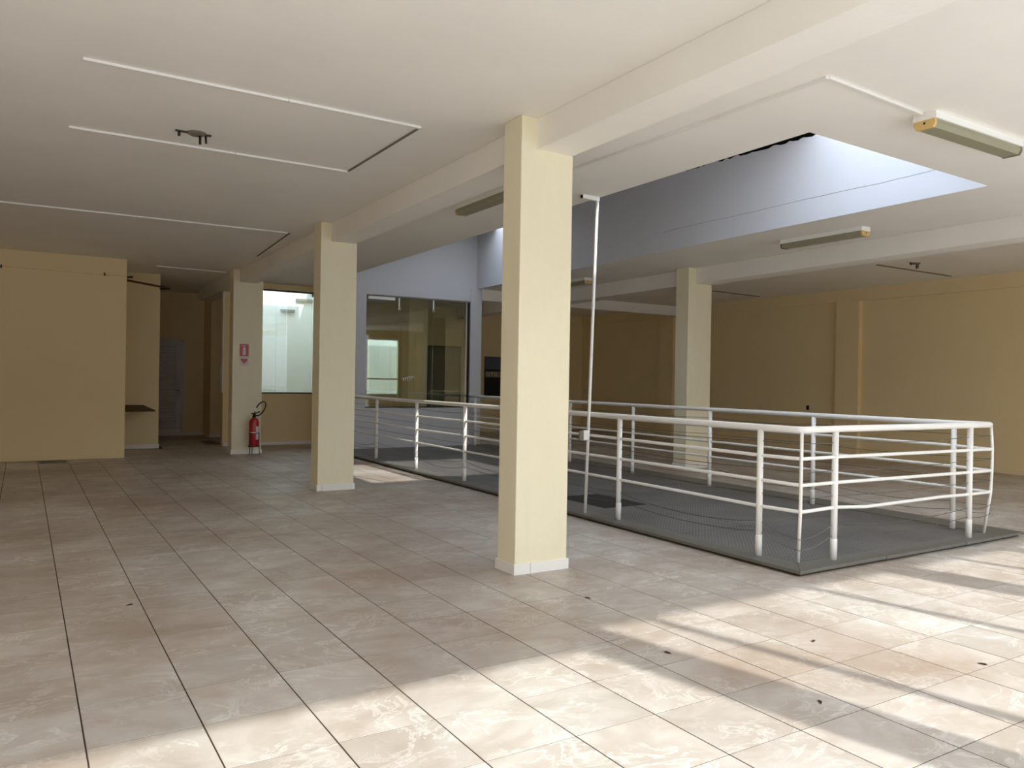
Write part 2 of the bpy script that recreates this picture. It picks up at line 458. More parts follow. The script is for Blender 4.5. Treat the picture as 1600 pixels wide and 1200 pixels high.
while yc < 9.5:
    ck.append((rx(yc) - .0055, yc, ZJ + 0.012 * math.sin(yc * 3.1) * 0.4 + random.uniform(-.004, .004) + 0.02 * (yc - 4.4) / 5))
    yc += 0.16
MB().tube(ck, 0.0022, 4).build('crack', 'condark', wr)
# black roofing over the well, open to the sky at the street end and at the back
def xr(y, d=0): return (rx(y) + d, y)
def xl(y, d=0): return (lx(y) + d, y)
rf = MB().prism([xl(6.45, -.3), xr(6.45, .5), xr(13.6, .5), xl(13.6, -.3)], 4.90, 4.94)
rf.prism([xl(13.6, -.3), xr(13.6, -1.9), xr(14.9, -1.9), xl(14.9, -.3)], 4.90, 4.94)  # back gap widened to throw more daylight on the blue wall
rf.prism([xl(14.9, -.3), xr(14.9, .5), xr(15.95, .5), xl(15.95, -.3)], 4.90, 4.94)
rf.prism([xr(13.5, -2.0), xr(13.5, .9), xr(13.6, .9), xr(13.6, -2.0)], 4.94, 5.95)  # unseen upstand, added to keep direct sun out of the back gap
struct('roof', rf, 'concrete', 'grey roofing sheet over the roof well')
mw = MB().quad8([(rx(5.8) + .16, 5.8, 4.5), (rx(5.8) + .2, 5.8, 4.5), (rx(11) + .2, 11, 4.5), (rx(11) + .16, 11, 4.5)],
                [(rx(5.8) + .16, 5.8, 5.2), (rx(5.8) + .2, 5.8, 5.2), (rx(11) + .2, 11, 5.2), (rx(11) + .16, 11, 5.2)])
struct('trim_roof_flashing', mw, 'membrane', 'black flashing behind the torn edge of the roof well')

# ------------------------------------------------------------------ beams
bl = MB()
def lb(y): return 3.46 + 0.0125 * (y - 5.2)
bl.quad8([(lb(FAC), FAC, 3.38), (lb(FAC) + .34, FAC, 3.38), (lb(21) + .34, 20.5, 3.38), (lb(21), 20.5, 3.38)],
         [(lb(FAC), FAC, ZC), (lb(FAC) + .34, FAC, ZC), (lb(21) + .34, 20.5, ZC), (lb(21), 20.5, ZC)])
struct('ceiling_beam', bl, 'ceiling', 'white concrete beam carried by the row of three cream columns', 0.006)
br = MB()
def rb(y): return 10.15 + 0.036 * (y - 4.7)
br.quad8([(rb(FAC), FAC, 3.37), (rb(FAC) + .37, FAC, 3.37), (rb(20) + .37, 20.2, 3.33), (rb(20), 20.2, 3.33)],
         [(rb(FAC), FAC, ZC), (rb(FAC) + .37, FAC, ZC), (rb(20) + .37, 20.2, ZC), (rb(20), 20.2, ZC)])
struct('ceiling_beam', br, 'ceiling', 'white concrete beam over the lone column right of the railing', 0.006)

# ------------------------------------------------------------------ columns with white skirting
def column(x0, x1, y0, y1, label, joint):
    c = empty('column', ((x0 + x1) / 2, (y0 + y1) / 2, 0), label, 'column', 'cream columns')
    MB().box(x0, x1, y0, y1, 0.0, ZC).build('shaft', 'cream_col', c, 0.008)
    t, hh = 0.014, 0.085
    xj = x0 + joint * (x1 - x0)
    MB().box(x0 - t, xj - .002, y0 - t, y0, 0, hh).build('skirting_tile', 'skirt', c, 0.003)
    MB().box(xj + .002, x1 + t, y0 - t, y0, 0, hh).build('skirting_tile', 'skirt', c, 0.003)
    MB().box(x0 - t, x0, y0, y1 + t, 0, hh).build('skirting_tile', 'skirt', c, 0.003)
    MB().box(x1, x1 + t, y0, y1 + t, 0, hh).build('skirting_tile', 'skirt', c, 0.003)
    return c
column(3.310, 3.812, 5.220, 5.490, 'nearest cream column, standing before the railing', 0.28)
column(3.385, 3.897, 10.34, 10.63, 'middle cream column of the row under the long beam', 0.12)
column(3.480, 4.052, 15.925, 16.22, 'farthest cream column of the row, beside the red fire extinguisher', 0.6)
column(10.17, 10.755, 10.34, 10.66, 'lone cream column behind the far side of the railing', 0.5)

# ------------------------------------------------------------------ walls
struct('wall_left', MB().box(-7.2, -7.0, FAC, 16.0, 0, ZC), 'cream', 'cream wall on the unseen left')
struct('wall_back_left', MB().box(-7.2, 1.595, 15.90, 18.1, 0, ZC), 'cream', 'cream boxed wall at the far left', 0.006)
struct('wall_recess', MB().box(1.595, 2.42, 17.80, 21.8, 0, ZC), 'cream', 'cream wall in the recess with the small shelf', 0.006)
struct('wall_hall_back', MB().box(2.42, 4.45, 21.35, 21.8, 0, ZC), 'cream', 'dark end wall of the hall with the louvred door')
struct('wall_hall_right', MB().box(3.95, 4.45, 20.45, 21.35, 0, ZC), 'cream', 'olive-shaded wall to the right of the hall')
sh = 0.085
struct('baseboard_recess', MB().box(1.60, 2.434, 17.786, 17.80, 0, sh), 'skirt', 'white skirting of the recess')
struct('baseboard_hall_side', MB().box(2.42, 2.434, 17.80, 21.35, 0, sh), 'skirt', 'white skirting of the hall side')
struct('baseboard_hall_back', MB().box(2.434, 3.95, 21.336, 21.35, 0, sh), 'skirt', 'white skirting under the louvred door wall')
struct('baseboard_hall_right', MB().box(3.936, 4.42, 20.436, 20.45, 0, sh), 'skirt', 'white skirting right of the hall')

# wall with the bright white interior window
ww = MB()
WY = 17.90
ww.box(3.72, 4.36, WY, WY + .15, 0, ZC)
ww.box(4.36, 5.75, WY, WY + .15, 0, 1.15)
ww.box(4.36, 5.75, WY, WY + .15, 3.50, ZC)
ww.box(5.75, 6.57, WY, WY + .15, 0, ZC)
wwo = struct('wall_window', ww, 'cream', 'cream half wall under the bright white window')
struct('baseboard_window', MB().box(3.72, 5.75, WY - .10, WY, 0, 0.07), 'skirt', 'low white plinth under the bright window')
struct('trim_edge', MB().box(3.70, 3.72, WY - .01, WY + .16, 1.17, 3.5), 'white', 'thin white edge strip left of the farthest column')
win1 = tag(MB().box(4.36, 5.75, WY + .02, WY + .12, 1.15, 1.18).build('window_1', 'frame'), 'bright white interior window above the half wall', kind='structure')
MB().box(4.36, 5.75, WY + .02, WY + .12, 3.47, 3.50).build('head_frame', 'frame', win1)
MB().box(4.37, 5.10, WY + .06, WY + .07, 1.18, 3.47).build('pane', 'glass', win1)
MB().box(5.105, 5.74, WY + .06, WY + .07, 1.18, 3.47).build('pane', 'glass', win1)
# white light shaft behind it, open to the sky
struct('wall_shaft_left', MB().box(4.42, 4.45, WY + .15, 20.45, 0, 4.1), 'white', 'white side of the light shaft')
struct('wall_shaft_right', MB().box(6.42, 6.57, WY + .15, 20.45, 0, 4.1), 'white', 'white side of the light shaft, right')
shb = struct('wall_shaft_back', MB().box(4.45, 6.42, 20.30, 20.45, 0, 4.1), 'white', 'white back of the light shaft')
for x0, x1 in ((4.452, 5.496), (5.504, 6.418)):
    MB().box(x0, x1, 20.285, 20.30, 0.02, 3.95).build('panel', 'white', shb)

# blue-grey wall with the glazed office front
BY0, BY1 = 15.80, 15.95
bw = MB()
bw.box(5.75, 6.18, BY0, BY1, 0, ZC)
bw.box(6.18, 8.70, BY0, BY1, 0, 0.90)
bw.box(6.18, 8.70, BY0, BY1, 3.33, ZC)
bw.box(5.0, 9.3, BY0, BY1, ZC, 4.90)
blue = struct('wall_blue', bw, 'blue', 'blue-grey wall below the roof well with the glazed office front')
struct('wall_blue_pillar', MB().box(8.70, 8.99, BY0 - .02, BY1 + .06, 0, ZC), 'blue', 'pale grey pillar at the right end of the glazed office front', 0.005)
struct('wall_lintel', MB().box(8.99, 15.4, BY0, BY1, 3.38, ZC), 'ceiling', 'lintel across the dark room on the right')
struct('wall_office_left', MB().box(5.75, 5.90, BY1, WY, 0, ZC), 'cream', 'cream side wall of the office')
win2 = tag(MB().box(6.18, 8.70, BY0 + .02, BY0 + .10, 0.90, 0.925).build('window_2', 'frame'), 'frameless glazed office front in the blue-grey wall', kind='structure')
MB().box(6.18, 8.66, BY0 + .03, BY0 + .10, 3.30, 3.33).build('head_rail', 'concrete', win2)
for x0, x1 in ((6.19, 6.955), (6.96, 7.785), (7.79, 8.60)):
    MB().box(x0, x1, BY0 + .055, BY0 + .065, 0.925, 3.30).build('pane', 'glass', win2)
MB().box(8.60, 8.64, BY0 + .03, BY0 + .10, 0.925, 3.30).build('jamb', 'chrome', win2)
MB().box(8.64, 8.70, BY0 + .03, BY0 + .09, 0.925, 3.30).build('gasket', 'dark', win2)
MB().box(6.24, 6.85, BY0 + .035, BY0 + .05, 3.235, 3.295).build('head_clip', 'white', win2)
for xc in (6.955, 7.785):
    cp = MB().box(xc - .012, xc + .012, BY0 + .045, BY0 + .075, 3.06, 3.30).build('clamp_rod', 'white', win2)
    MB().box(xc - .035, xc + .035, BY0 + .04, BY0 + .08, 3.03, 3.09).build('clamp', 'chrome', cp)
# white script on the glass, a small running scrawl
pts = []
for k in range(46):
    t = k / 45.0
    pts.append((7.06 + 0.27 * t + 0.012 * math.sin(t * 34), BY0 + .052, 1.515 + 0.05 * t + 0.038 * math.cos(t * 34) * (1 - 0.3 * math.sin(t * 9))))
MB().tube(pts, 0.006, 6).build('white_lettering', 'white', win2)

# office behind the glass
struct('wall_office_back', MB().box(6.57, 7.95, 20.30, 20.5, 0, ZC).box(7.95, 8.95, 20.30, 20.5, 0, 1.10).box(7.95, 8.95, 20.30, 20.5, 2.60, ZC)
       .box(8.95, 15.6, 20.30, 20.5, 0, ZC), 'cream', 'cream back wall of the office and the dark room')
refl_win = tag(MB().box(7.93, 8.97, 20.27, 20.31, 1.06, 1.11).build('reflection_window', 'white'), 'pale window added at the back of the office to imitate a street reflection', kind='structure')  # added window, stands in for a street reflection in the office glass
MB().box(7.93, 7.98, 20.27, 20.31, 1.11, 2.60).build('jamb', 'white', refl_win)
MB().box(8.92, 8.97, 20.27, 20.31, 1.11, 2.60).build('jamb', 'white', refl_win)
MB().box(7.93, 8.97, 20.27, 20.31, 2.60, 2.65).build('head', 'white', refl_win)
MB().box(7.98, 8.92, 20.28, 20.30, 1.50, 1.54).build('transom', 'white', refl_win)
MB().box(7.98, 8.92, 20.34, 20.35, 1.11, 1.50).build('pane', 'glass', refl_win)
MB().box(7.98, 8.92, 20.34, 20.35, 1.54, 2.60).build('pane', 'glass', refl_win)
struct('wall_backdrop', MB().box(5.5, 11.5, 22.4, 22.6, 0, 3.4), 'backdrop', 'grey yard wall added behind the made-up office window')  # added backdrop, gives the imitated reflection its pale tone
struct('wall_office_pillar', MB().box(8.40, 8.92, 18.50, 18.95, 0, ZC), 'cream', 'cream pillar inside the office')
struct('trim_post', MB().box(7.02, 7.085, BY1 + .01, BY1 + .07, 0.0, 3.30), 'cream', 'cream post just behind the glazing')
d2 = tag(MB().box(9.80, 10.86, 20.25, 20.30, 0, 2.50).build('door_2', 'frame'), 'grey-green glass door at the back of the office', kind='structure')
MB().box(9.85, 10.32, 20.235, 20.25, 0.04, 2.45).build('leaf', 'gglass', d2)
MB().box(10.34, 10.81, 20.235, 20.25, 0.04, 2.45).build('leaf', 'gglass', d2)
MB().box(9.85, 10.81, 20.22, 20.235, 1.18, 1.22).build('push_bar', 'chrome', d2)

# right-hand wall: recessed fields between pilasters under a shallow top beam
def strip(y0, y1, dx0, z0, z1, mb=None, th=0.3):
    mb = mb or MB()
    return mb.quad8([(wallx(y0) - dx0, y0, z0), (wallx(y0) + th, y0, z0), (wallx(y1) + th, y1, z0), (wallx(y1) - dx0, y1, z0)],
                    [(wallx(y0) - dx0, y0, z1), (wallx(y0) + th, y0, z1), (wallx(y1) + th, y1, z1), (wallx(y1) - dx0, y1, z1)])
wrt = struct('wall_right', strip(FAC, 20.3, 0, 0, ZC), 'cream', 'long cream wall on the right with pilasters')
strip(FAC, 20.3, 0.05, 3.36, ZC, th=-0.001).build('top_beam', 'cream', wrt)
strip(10.24, 10.80, 0.12, 0, 3.36, th=-0.001).build('pilaster', 'cream', wrt)
strip(15.95, 16.5, 0.12, 0, 3.36, th=-0.001).build('pilaster', 'cream', wrt)
strip(5.0, 5.5, 0.12, 0, 3.36, th=-0.001).build('pilaster', 'cream', wrt)
# socket holes on the right wall
for y in (11.55, 15.0):
    strip(y, y + .07, 0.012, 0.98, 1.08, th=-0.001).build('socket_hole', 'dark', wrt)

# street front behind the camera: lintel, pillars and thin mullions
wf = MB().box(-7.2, 15.8, FAC - .25, FAC, 3.42, ZC).box(12.8, 15.8, FAC - .25, FAC, 0, 3.42).box(-7.2, 3.92, FAC - .25, FAC, 3.22, 3.42)
front = struct('wall_front', wf, 'cream', 'street front with open shutters')
for x, w in ((-6.9, .4), (-3.3, .36), (0.30, .10), (3.92, .36), (7.32, .36), (9.1, .2), (11.6, .36)):
    MB().box(x - w / 2, x + w / 2, FAC - .25, FAC, 0, 3.42).build('pillar', 'cream', front)
for x in (-1.8, 4.52, 6.12, 8.2):
    MB().box(x - .04, x + .04, FAC - .15, FAC - .07, 0, 3.42).build('mullion', 'rail', front)
struct('wall_street', MB().box(-45, 60, -17, -15, -0.03, 5.0), 'street', 'buildings across the street, out of the picture')
struct('ground', MB().box(-60, 70, -70, FAC - .0, -0.24, -0.03), 'asphalt', 'pavement and street outside the shop front')

# ------------------------------------------------------------------ louvred door of the hall
d1 = tag(MB().box(2.60, 3.40, 21.31, 21.35, 0.16, 2.36).build('door_1', 'door'), 'white louvred door at the end of the dark hall', kind='structure')
MB().box(3.40, 3.46, 21.30, 21.35, 0.10, 2.42).build('door_jamb', 'door', d1)
MB().box(2.54, 2.60, 21.30, 21.35, 0.10, 2.42).build('door_jamb', 'door', d1)
MB().box(2.54, 3.46, 21.30, 21.35, 2.36, 2.42).build('door_head', 'door', d1)
MB().box(2.54, 3.46, 21.30, 21.35, 0.085, 0.15).build('threshold', 'skirt', d1)
s0 = None
for k in range(26):
    z = 0.30 + k * 0.077
    mb = MB().quad8([(2.70, 21.300, z), (3.30, 21.300, z), (3.30, 21.312, z + .01), (2.70, 21.312, z + .01)],
                    [(2.70, 21.285, z + .012), (3.30, 21.285, z + .012), (3.30, 21.312, z + .058), (2.70, 21.312, z + .058)])
    if s0 is None:
        s0 = mb.build('slat', 'door', d1)
    else:
        o = s0.copy(); COL.objects.link(o); o.parent = d1; o.location = (0, 0, k * 0.077)
hd = MB().box(3.335, 3.375, 21.27, 21.31, 1.02, 1.22).build('handle_plate', 'chrome', d1)
MB().tube([(3.355, 21.27, 1.15), (3.355, 21.24, 1.15), (3.26, 21.24, 1.15)], 0.011, 8).build('handle', 'chrome', hd)

# ------------------------------------------------------------------ stone kerb and plate cover of the well in the floor
def kl(y): return 5.285 + 0.012 * (y - 4.08)     # outer left
def kr(y): return 8.86 + 0.031 * (y - 4.1)       # outer right
KT = 0.05
kerb = empty('trim_kerb', (7.0, 4.1, 0), 'dark grey granite kerb around the plate cover', kind='structure')
segs = [(4.08, 6.9), (6.906, 9.7), (9.706, 12.6), (12.606, 15.78)]
for a, bq in segs:
    MB().quad8([(kl(a), a, .022), (kl(a) + .235, a + (.21 if a < 4.1 else 0), .022), (kl(bq) + .235, bq, .022), (kl(bq), bq, .022)],
               [(kl(a), a, KT), (kl(a) + .235, a + (.21 if a < 4.1 else 0), KT), (kl(bq) + .235, bq, KT), (kl(bq), bq, KT)]).build('kerb_stone', 'stone', kerb, 0.003)
    MB().quad8([(kr(a) - .40, a + (.21 if a < 4.1 else 0), .022), (kr(a), a, .022), (kr(bq), bq, .022), (kr(bq) - .40, bq, .022)],
               [(kr(a) - .40, a + (.21 if a < 4.1 else 0), KT), (kr(a), a, KT), (kr(bq), bq, KT), (kr(bq) - .40, bq, KT)]).build('kerb_stone', 'stone', kerb, 0.003)
xs = [kl(4.08), 6.45, 7.75, kr(4.1)]
for k in range(3):
    xa, xb = xs[k] + .001, xs[k + 1] - .001
    ia = xa + (.235 if k == 0 else 0); ib = xb - (.40 if k == 2 else 0)
    MB().quad8([(xa, 4.078, .022), (xb, 4.10 if k == 2 else 4.085, .022), (ib, 4.29, .022), (ia, 4.29, .022)],
               [(xa, 4.078, KT), (xb, 4.10 if k == 2 else 4.085, KT), (ib, 4.29, KT), (ia, 4.29, KT)]).build('kerb_stone', 'stone', kerb, 0.003)
# mortar bed set back below the stones
bed = MB()
bed.quad8([(kl(4.1) + .03, 4.11, -.004), (kr(4.1) - .03, 4.13, -.004), (kr(15.78) - .03, 15.78, -.004), (kl(15.78) + .03, 15.78, -.004)],
          [(kl(4.1) + .03, 4.11, .022), (kr(4.1) - .03, 4.13, .022), (kr(15.78) - .03, 15.78, .022), (kl(15.78) + .03, 15.78, .022)])
bed.build('mortar_bed', 'curbbase', kerb)
cover = empty('plate_cover', (7.0, 10.0, 0), 'dark grey chequer-plate floor cover inside the white railing', 'floor cover')
def ci(y): return kl(y) + .237
def co(y): return kr(y) - .402
NP, NC = 8, 3
for k in range(NP):
    ya = 4.295 + (15.77 - 4.295) * k / NP; yb = 4.295 + (15.77 - 4.295) * (k + 1) / NP - .006
    for c in range(NC):
        if k == 2 and c == 0:
            continue
        fa_, fb_ = c / NC, (c + 1) / NC
        def X(f, y): return ci(y) + (co(y) - ci(y)) * f
        z = 0.040 + random.uniform(-.0015, .0015)
        MB().quad8([(X(fa_, ya) + .002, ya, .022), (X(fb_, ya) - .004, ya, .022), (X(fb_, yb) - .004, yb, .022), (X(fa_, yb) + .002, yb, .022)],
                   [(X(fa_, ya) + .002, ya, z), (X(fb_, ya) - .004, ya, z), (X(fb_, yb) - .004, yb, z), (X(fa_, yb) + .002, yb, z)]).build('plate', 'plate', cover)
# the bay with the iron grate: plate strips around it
ya = 4.295 + (15.77 - 4.295) * 2 / NP; yb = ya + (15.77 - 4.295) / NP - .006
xa, xb = ci(7.5) + .002, ci(7.5) + (co(7.5) - ci(7.5)) / 3 - .004
gx0, gx1, gy0, gy1 = xa + .30, xb - .02, ya + .12, yb - .30
for q in ((xa, xb, ya, gy0), (xa, xb, gy1, yb), (xa, gx0, gy0, gy1), (gx1, xb, gy0, gy1)):
    MB().box(q[0], q[1], q[2], q[3], .022, .040).build('plate', 'plate', cover)
gr = MB().box(gx0, gx1, gy0, gy1, .022, .024).build('grate_bed', 'dark', cover)
nb = 20
for k in range(nb):
    x = gx0 + (k + .5) * (gx1 - gx0) / nb
    MB().box(x - .008, x + .008, gy0, gy1, .024, .039).build('grate_bar', 'grate', gr)

# ------------------------------------------------------------------ white tubular railing
Z0 = KT
left_posts = [(5.464, 4.651), (5.50, 6.594), (5.52, 8.38), (5.535, 10.16), (5.555, 11.87), (5.585, 13.67), (5.61, 15.45)]
right_posts = [(8.365, 4.562), (8.411, 6.331), (8.461, 8.118), (8.517, 9.873), (8.58, 11.70), (8.64, 13.55), (8.695, 15.479)]
front_posts = [(5.907, 4.225), (8.016, 4.209)]
RZ = [1.165, 0.925, 0.705, 0.485]
rail = empty('railing', (7.0, 4.2, KT), 'white tubular railing with sagging wires around the plate cover', 'railing')
CL, CR = (5.478, 4.235), (8.40, 4.215)         # rail corners
post_r = 0.0275
def post(x, y, top):
    p = MB().tube([(x, y, Z0), (x, y, top)], post_r, 14).build('post', 'rail', rail)
    MB().tube([(x, y, Z0), (x, y, Z0 + .17), (x, y, Z0 + .18)], 0.030, 14, radii=[.030, .030, .0282]).build('sleeve', 'rail', p)
    return p
for x, y in left_posts + right_posts + front_posts:
    post(x, y, RZ[0] - .02)
# thin corner posts, both bent
MB().tube([(5.535, 4.295, Z0), (5.482, 4.240, .47), (5.478, 4.236, .72), (5.478, 4.235, .94), (5.484, 4.240, 1.15)], 0.0145, 10).build('corner_post', 'rail', rail)
MB().tube([(8.415, 4.265, Z0), (8.452, 4.225, .46), (8.462, 4.22, .70), (8.462, 4.22, .93), (8.43, 4.22, 1.15)], 0.0145, 10).build('corner_post', 'rail', rail)
CRR = [(8.425, 4.215), (8.462, 4.218), (8.462, 4.218), (8.455, 4.222)]
for k, z in enumerate(RZ):
    r = 0.029 if k == 0 else 0.0155
    def dz(s): return 0.0 if k == 0 else random.uniform(-.006, .006)
    path = [(x, y, z + dz(0)) for x, y in reversed(left_posts)]
    path.insert(0, (5.612, 15.79, z))
    path.append((CL[0], CL[1] + .05, z)); path.append((CL[0] + .012, CL[1] + .012, z)); path.append((CL[0] + .05, CL[1], z))
    path.append((5.907, 4.225, z + (.003 if k < 3 else .012)))
    if k == 3:
        path += [(6.35, 4.216, z - .012), (6.9, 4.212, z - .006), (7.5, 4.21, z + .0)]
    path.append((8.016, 4.209, z - (.008 if k else 0)))
    c = CRR[k]
    path += [(c[0] - .05, c[1], z - .012 * bool(k)), (c[0] - .012, c[1] + .012, z - .012 * bool(k)), (c[0] - (0.0 if k == 0 else .03), c[1] + .08, z - .01 * bool(k))]
    path += [(x, y, z + dz(0)) for x, y in right_posts]
    path.append((8.70, 15.78, z))
    MB().tube(path, r, 12).build('handrail' if k == 0 else 'rail', 'rail', rail)
# wires
WZ = [1.05, 0.815, 0.595, 0.345, 0.255]
for k, z in enumerate(WZ):
    nodes = [(5.612, 15.79)] + list(reversed(left_posts)) + [CL] + front_posts + [(8.455, 4.222)] + right_posts + [(8.70, 15.78)]
    path = []
    for a in range(len(nodes) - 1):
        p, q = nodes[a], nodes[a + 1]
        L_ = math.hypot(q[0] - p[0], q[1] - p[1])
        sag = (0.012 if k < 3 else 0.05) * random.uniform(0.2, 1.3) * min(1.6, L_)
        za = z; zb = z
        if k >= 3 and nodes[a] == left_posts[0]: za, zb, sag = z + .01, z - .09, 0.02
        if k >= 3 and nodes[a] == CL: za, zb, sag = z - .09, z + .02, 0.03
        for s in range(8):
            t = s / 8
            path.append((p[0] + (q[0] - p[0]) * t, p[1] + (q[1] - p[1]) * t, za + (zb - za) * t - sag * 4 * t * (1 - t)))
    path.append((8.70, 15.78, z))
    MB().tube(path, 0.0032, 5).build('wire', 'steel', rail)

# ------------------------------------------------------------------ pole from the kerb to the ceiling edge
pole = empty('conduit_pole', (5.42, 7.08, KT), 'slender white pole rising from the kerb to the ceiling edge', 'pole')
MB().tube([(5.42, 7.08, KT), (5.455, 7.072, 1.5), (5.488, 7.062, 3.0), (5.50, 7.055, 3.585)], 0.018, 12).build('pipe', 'rail', pole)
bxp = MB().box(5.35, 5.43, 7.035, 7.062, .88, .99).build('junction_box', 'white', pole, 0.004)
MB().box(5.30, 5.351, 7.045, 7.062, .885, .985).build('box_lid', 'condark', bxp)
MB().box(5.285, 5.52, 7.035, 7.085, 3.585, 3.63).build('ceiling_arm', 'rail', pole, 0.004)
MB().box(5.28, 5.286, 7.04, 7.08, 3.59, 3.625).build('arm_end', 'dark', pole)

# ------------------------------------------------------------------ fluorescent fittings on the ceiling
def fitting(cx, cy, length, along_x, label, flip=False):
    o = empty('ceiling_light', (cx, cy, ZC), label, 'ceiling light', 'fluorescent ceiling fittings')
    hl = length / 2
    def P(u, v, z):
        return (cx + u, cy + v, z) if along_x else (cx - v, cy + u, z)
    def solid(name, mat, u0, u1, prof, parent, bevel=0.0):
        mb = MB(); n = len(prof)
        for u in (u0, u1):
            mb.v += [P(u, v, z) for v, z in prof]
        mb.f = [tuple(reversed(range(n))), tuple(n + i for i in range(n))] + [(i, (i + 1) % n, n + (i + 1) % n, n + i) for i in range(n)]
        mb.smooth = [False] * len(mb.f)
        return mb.build(name, mat, parent, bevel)
    z = ZC
    solid('housing', 'white', -hl, hl, [(-.09, z), (-.095, z - .055), (.095, z - .055), (.09, z)], o, 0.003)
    solid('diffuser', 'lens', -hl + .03, hl - .03, [(-.078, z - .055), (-.082, z - .085), (-.062, z - .118), (.062, z - .118), (.082, z - .085), (.078, z - .055)], o)
    for s, mt in ((-1, 'tan' if not flip else 'dark'), (1, 'dark' if not flip else 'tan')):
        u0, u1 = (-hl, -hl + .03) if s < 0 else (hl - .03, hl)
        cpp = solid('end_cap', mt if mt == 'tan' else 'condark', u0, u1, [(-.08, z - .055), (-.085, z - .088), (-.066, z - .122), (.066, z - .122), (.085, z - .088), (.08, z - .055)], o, 0.003)
        ue = u0 - .002 if s < 0 else u1
        solid('screw', 'dark', ue, ue + .002, [(-.008, z - .072), (-.008, z - .088), (.008, z - .088), (.008, z - .072)], cpp)
    return o
fitting(6.47, 3.44, 1.31, True, 'nearest dusty fluorescent fitting with a yellowed end cap, at the upper right')
fitting(9.36, 6.95, 1.31, False, 'dusty fluorescent fitting on the ceiling above the railing, right of the roof well')
fitting(4.46, 7.72, 1.31, False, 'dusty fluorescent fitting half hidden behind the nearest column', True)
fitting(9.62, 13.25, 1.31, False, 'far small fluorescent fitting seen just right of the nearest column')

# ------------------------------------------------------------------ surface wiring on the ceiling
def channel(name, pts, label, mat='conduit', w=0.032, hgt=0.018, joint=True, z=ZC - .0006, cat='cable channel'):
    o = empty(name, (pts[0][0], pts[0][1], z), label, cat, 'surface cable channels')
    for a in range(len(pts) - 1):
        p, q = Vector((*pts[a], 0)), Vector((*pts[a + 1], 0))
        d = (q - p).normalized(); nrm = Vector((-d.y, d.x, 0)) * w / 2
        parts = [(0, .553), (.555, 1)] if joint and (q - p).length > 1.5 else [(0, 1)]
        for t0, t1 in parts:
            A = p + (q - p) * t0; B = p + (q - p) * t1
            bq = [(A + nrm), (A - nrm), (B - nrm), (B + nrm)]
            MB().quad8([(v.x, v.y, z - hgt) for v in bq], [(v.x, v.y, z) for v in bq]).build('channel_length', mat, o)
    return o
channel('cable_channel', [(0.316, 5.947), (2.778, 5.955)], 'nearest white cable channel across the ceiling at the upper left')
channel('cable_channel', [(0.309, 7.657), (2.766, 7.646)], 'second white cable channel across the ceiling, below the broken lamp holder')
channel('cable_channel', [(2.775, 5.985), (2.768, 7.62)], 'thin grey cord linking the two near cable channels', 'condark', 0.016, 0.012, False, cat='cord')
channel('cable_channel', [(-1.2, 11.52), (3.24, 11.40)], 'third white cable channel reaching the beam by the middle column')
channel('cable_channel', [(3.27, 11.42), (3.44, 13.95)], 'dark thin cable running along the beam towards the far column', 'condark', 0.014, 0.012, False, cat='cable')
channel('cable_channel', [(2.16, 16.43), (3.45, 16.50)], 'faint white cable channel at the mouth of the dark hall', joint=False)
channel('cable_channel', [(4.56, 7.0), (4.575, 5.6), (4.595, 3.40)], 'long white cable channel running beside the roof well')
channel('cable_channel', [(4.61, 3.405), (5.80, 3.455)], 'short white cable channel leading to the nearest fluorescent fitting', joint=False)
channel('cable_channel', [(12.39, 8.12), (14.70, 8.13)], 'dark cable channel on the ceiling at the far right', 'condark', 0.03, 0.015)
channel('cable_channel', [(13.12, 12.58), (14.80, 12.71)], 'dark cable channel on the ceiling just right of the lone column', 'condark', 0.03, 0.015)

def lamp_holder(x, y, label):
    o = empty('lamp_holder', (x, y, ZC), label, 'lamp holder', 'broken lamp holders')
    MB().lathe((x, y, ZC - .022), [(.055, 0), (.075, .012), (.08, .022)], 18).build('rose', 'condark', o)
    MB().box(x - .17, x + .12, y - .012, y + .012, ZC - .014, ZC - .002).build('bar', 'frame', o)
    MB().tube([(x + .03, y, ZC - .02), (x + .03, y, ZC - .095)], .011, 8).build('socket_pin', 'dark', o)
    MB().tube([(x + .075, y, ZC - .014), (x + .08, y, ZC - .08)], .009, 8).build('socket_pin', 'dark', o)
    MB().tube([(x - .14, y, ZC - .014), (x - .14, y, ZC - .05)], .012, 8).build('socket_pin', 'dark', o)
    return o
lamp_holder(1.25, 7.22, 'broken dark lamp holder on the ceiling at the upper left')
lamp_holder(12.75, 7.65, 'broken dark lamp holder on the ceiling at the far right')

# lamp-shaped bars added to imitate fitting reflections in the bright window
for x, z, ln, lb_ in ((5.60, 3.20, .36, 'small lamp-shaped bar imitating a reflection in the bright window'), (6.0, 3.50, .40, 'upper lamp-shaped bar imitating a reflection at the right edge of the bright window')):
    o = empty('lamp_reflection', (x, 20.28, z), lb_, 'imitated reflection', 'imitated reflections in the light shaft')
    MB().box(x, x + ln, 20.20, 20.285, z + .02, z + .07).build('reflection_body', 'concrete', o, 0.004)
    MB().box(x + .01, x + ln - .01, 20.19, 20.27, z, z + .02).build('reflection_lens', 'lens', o)

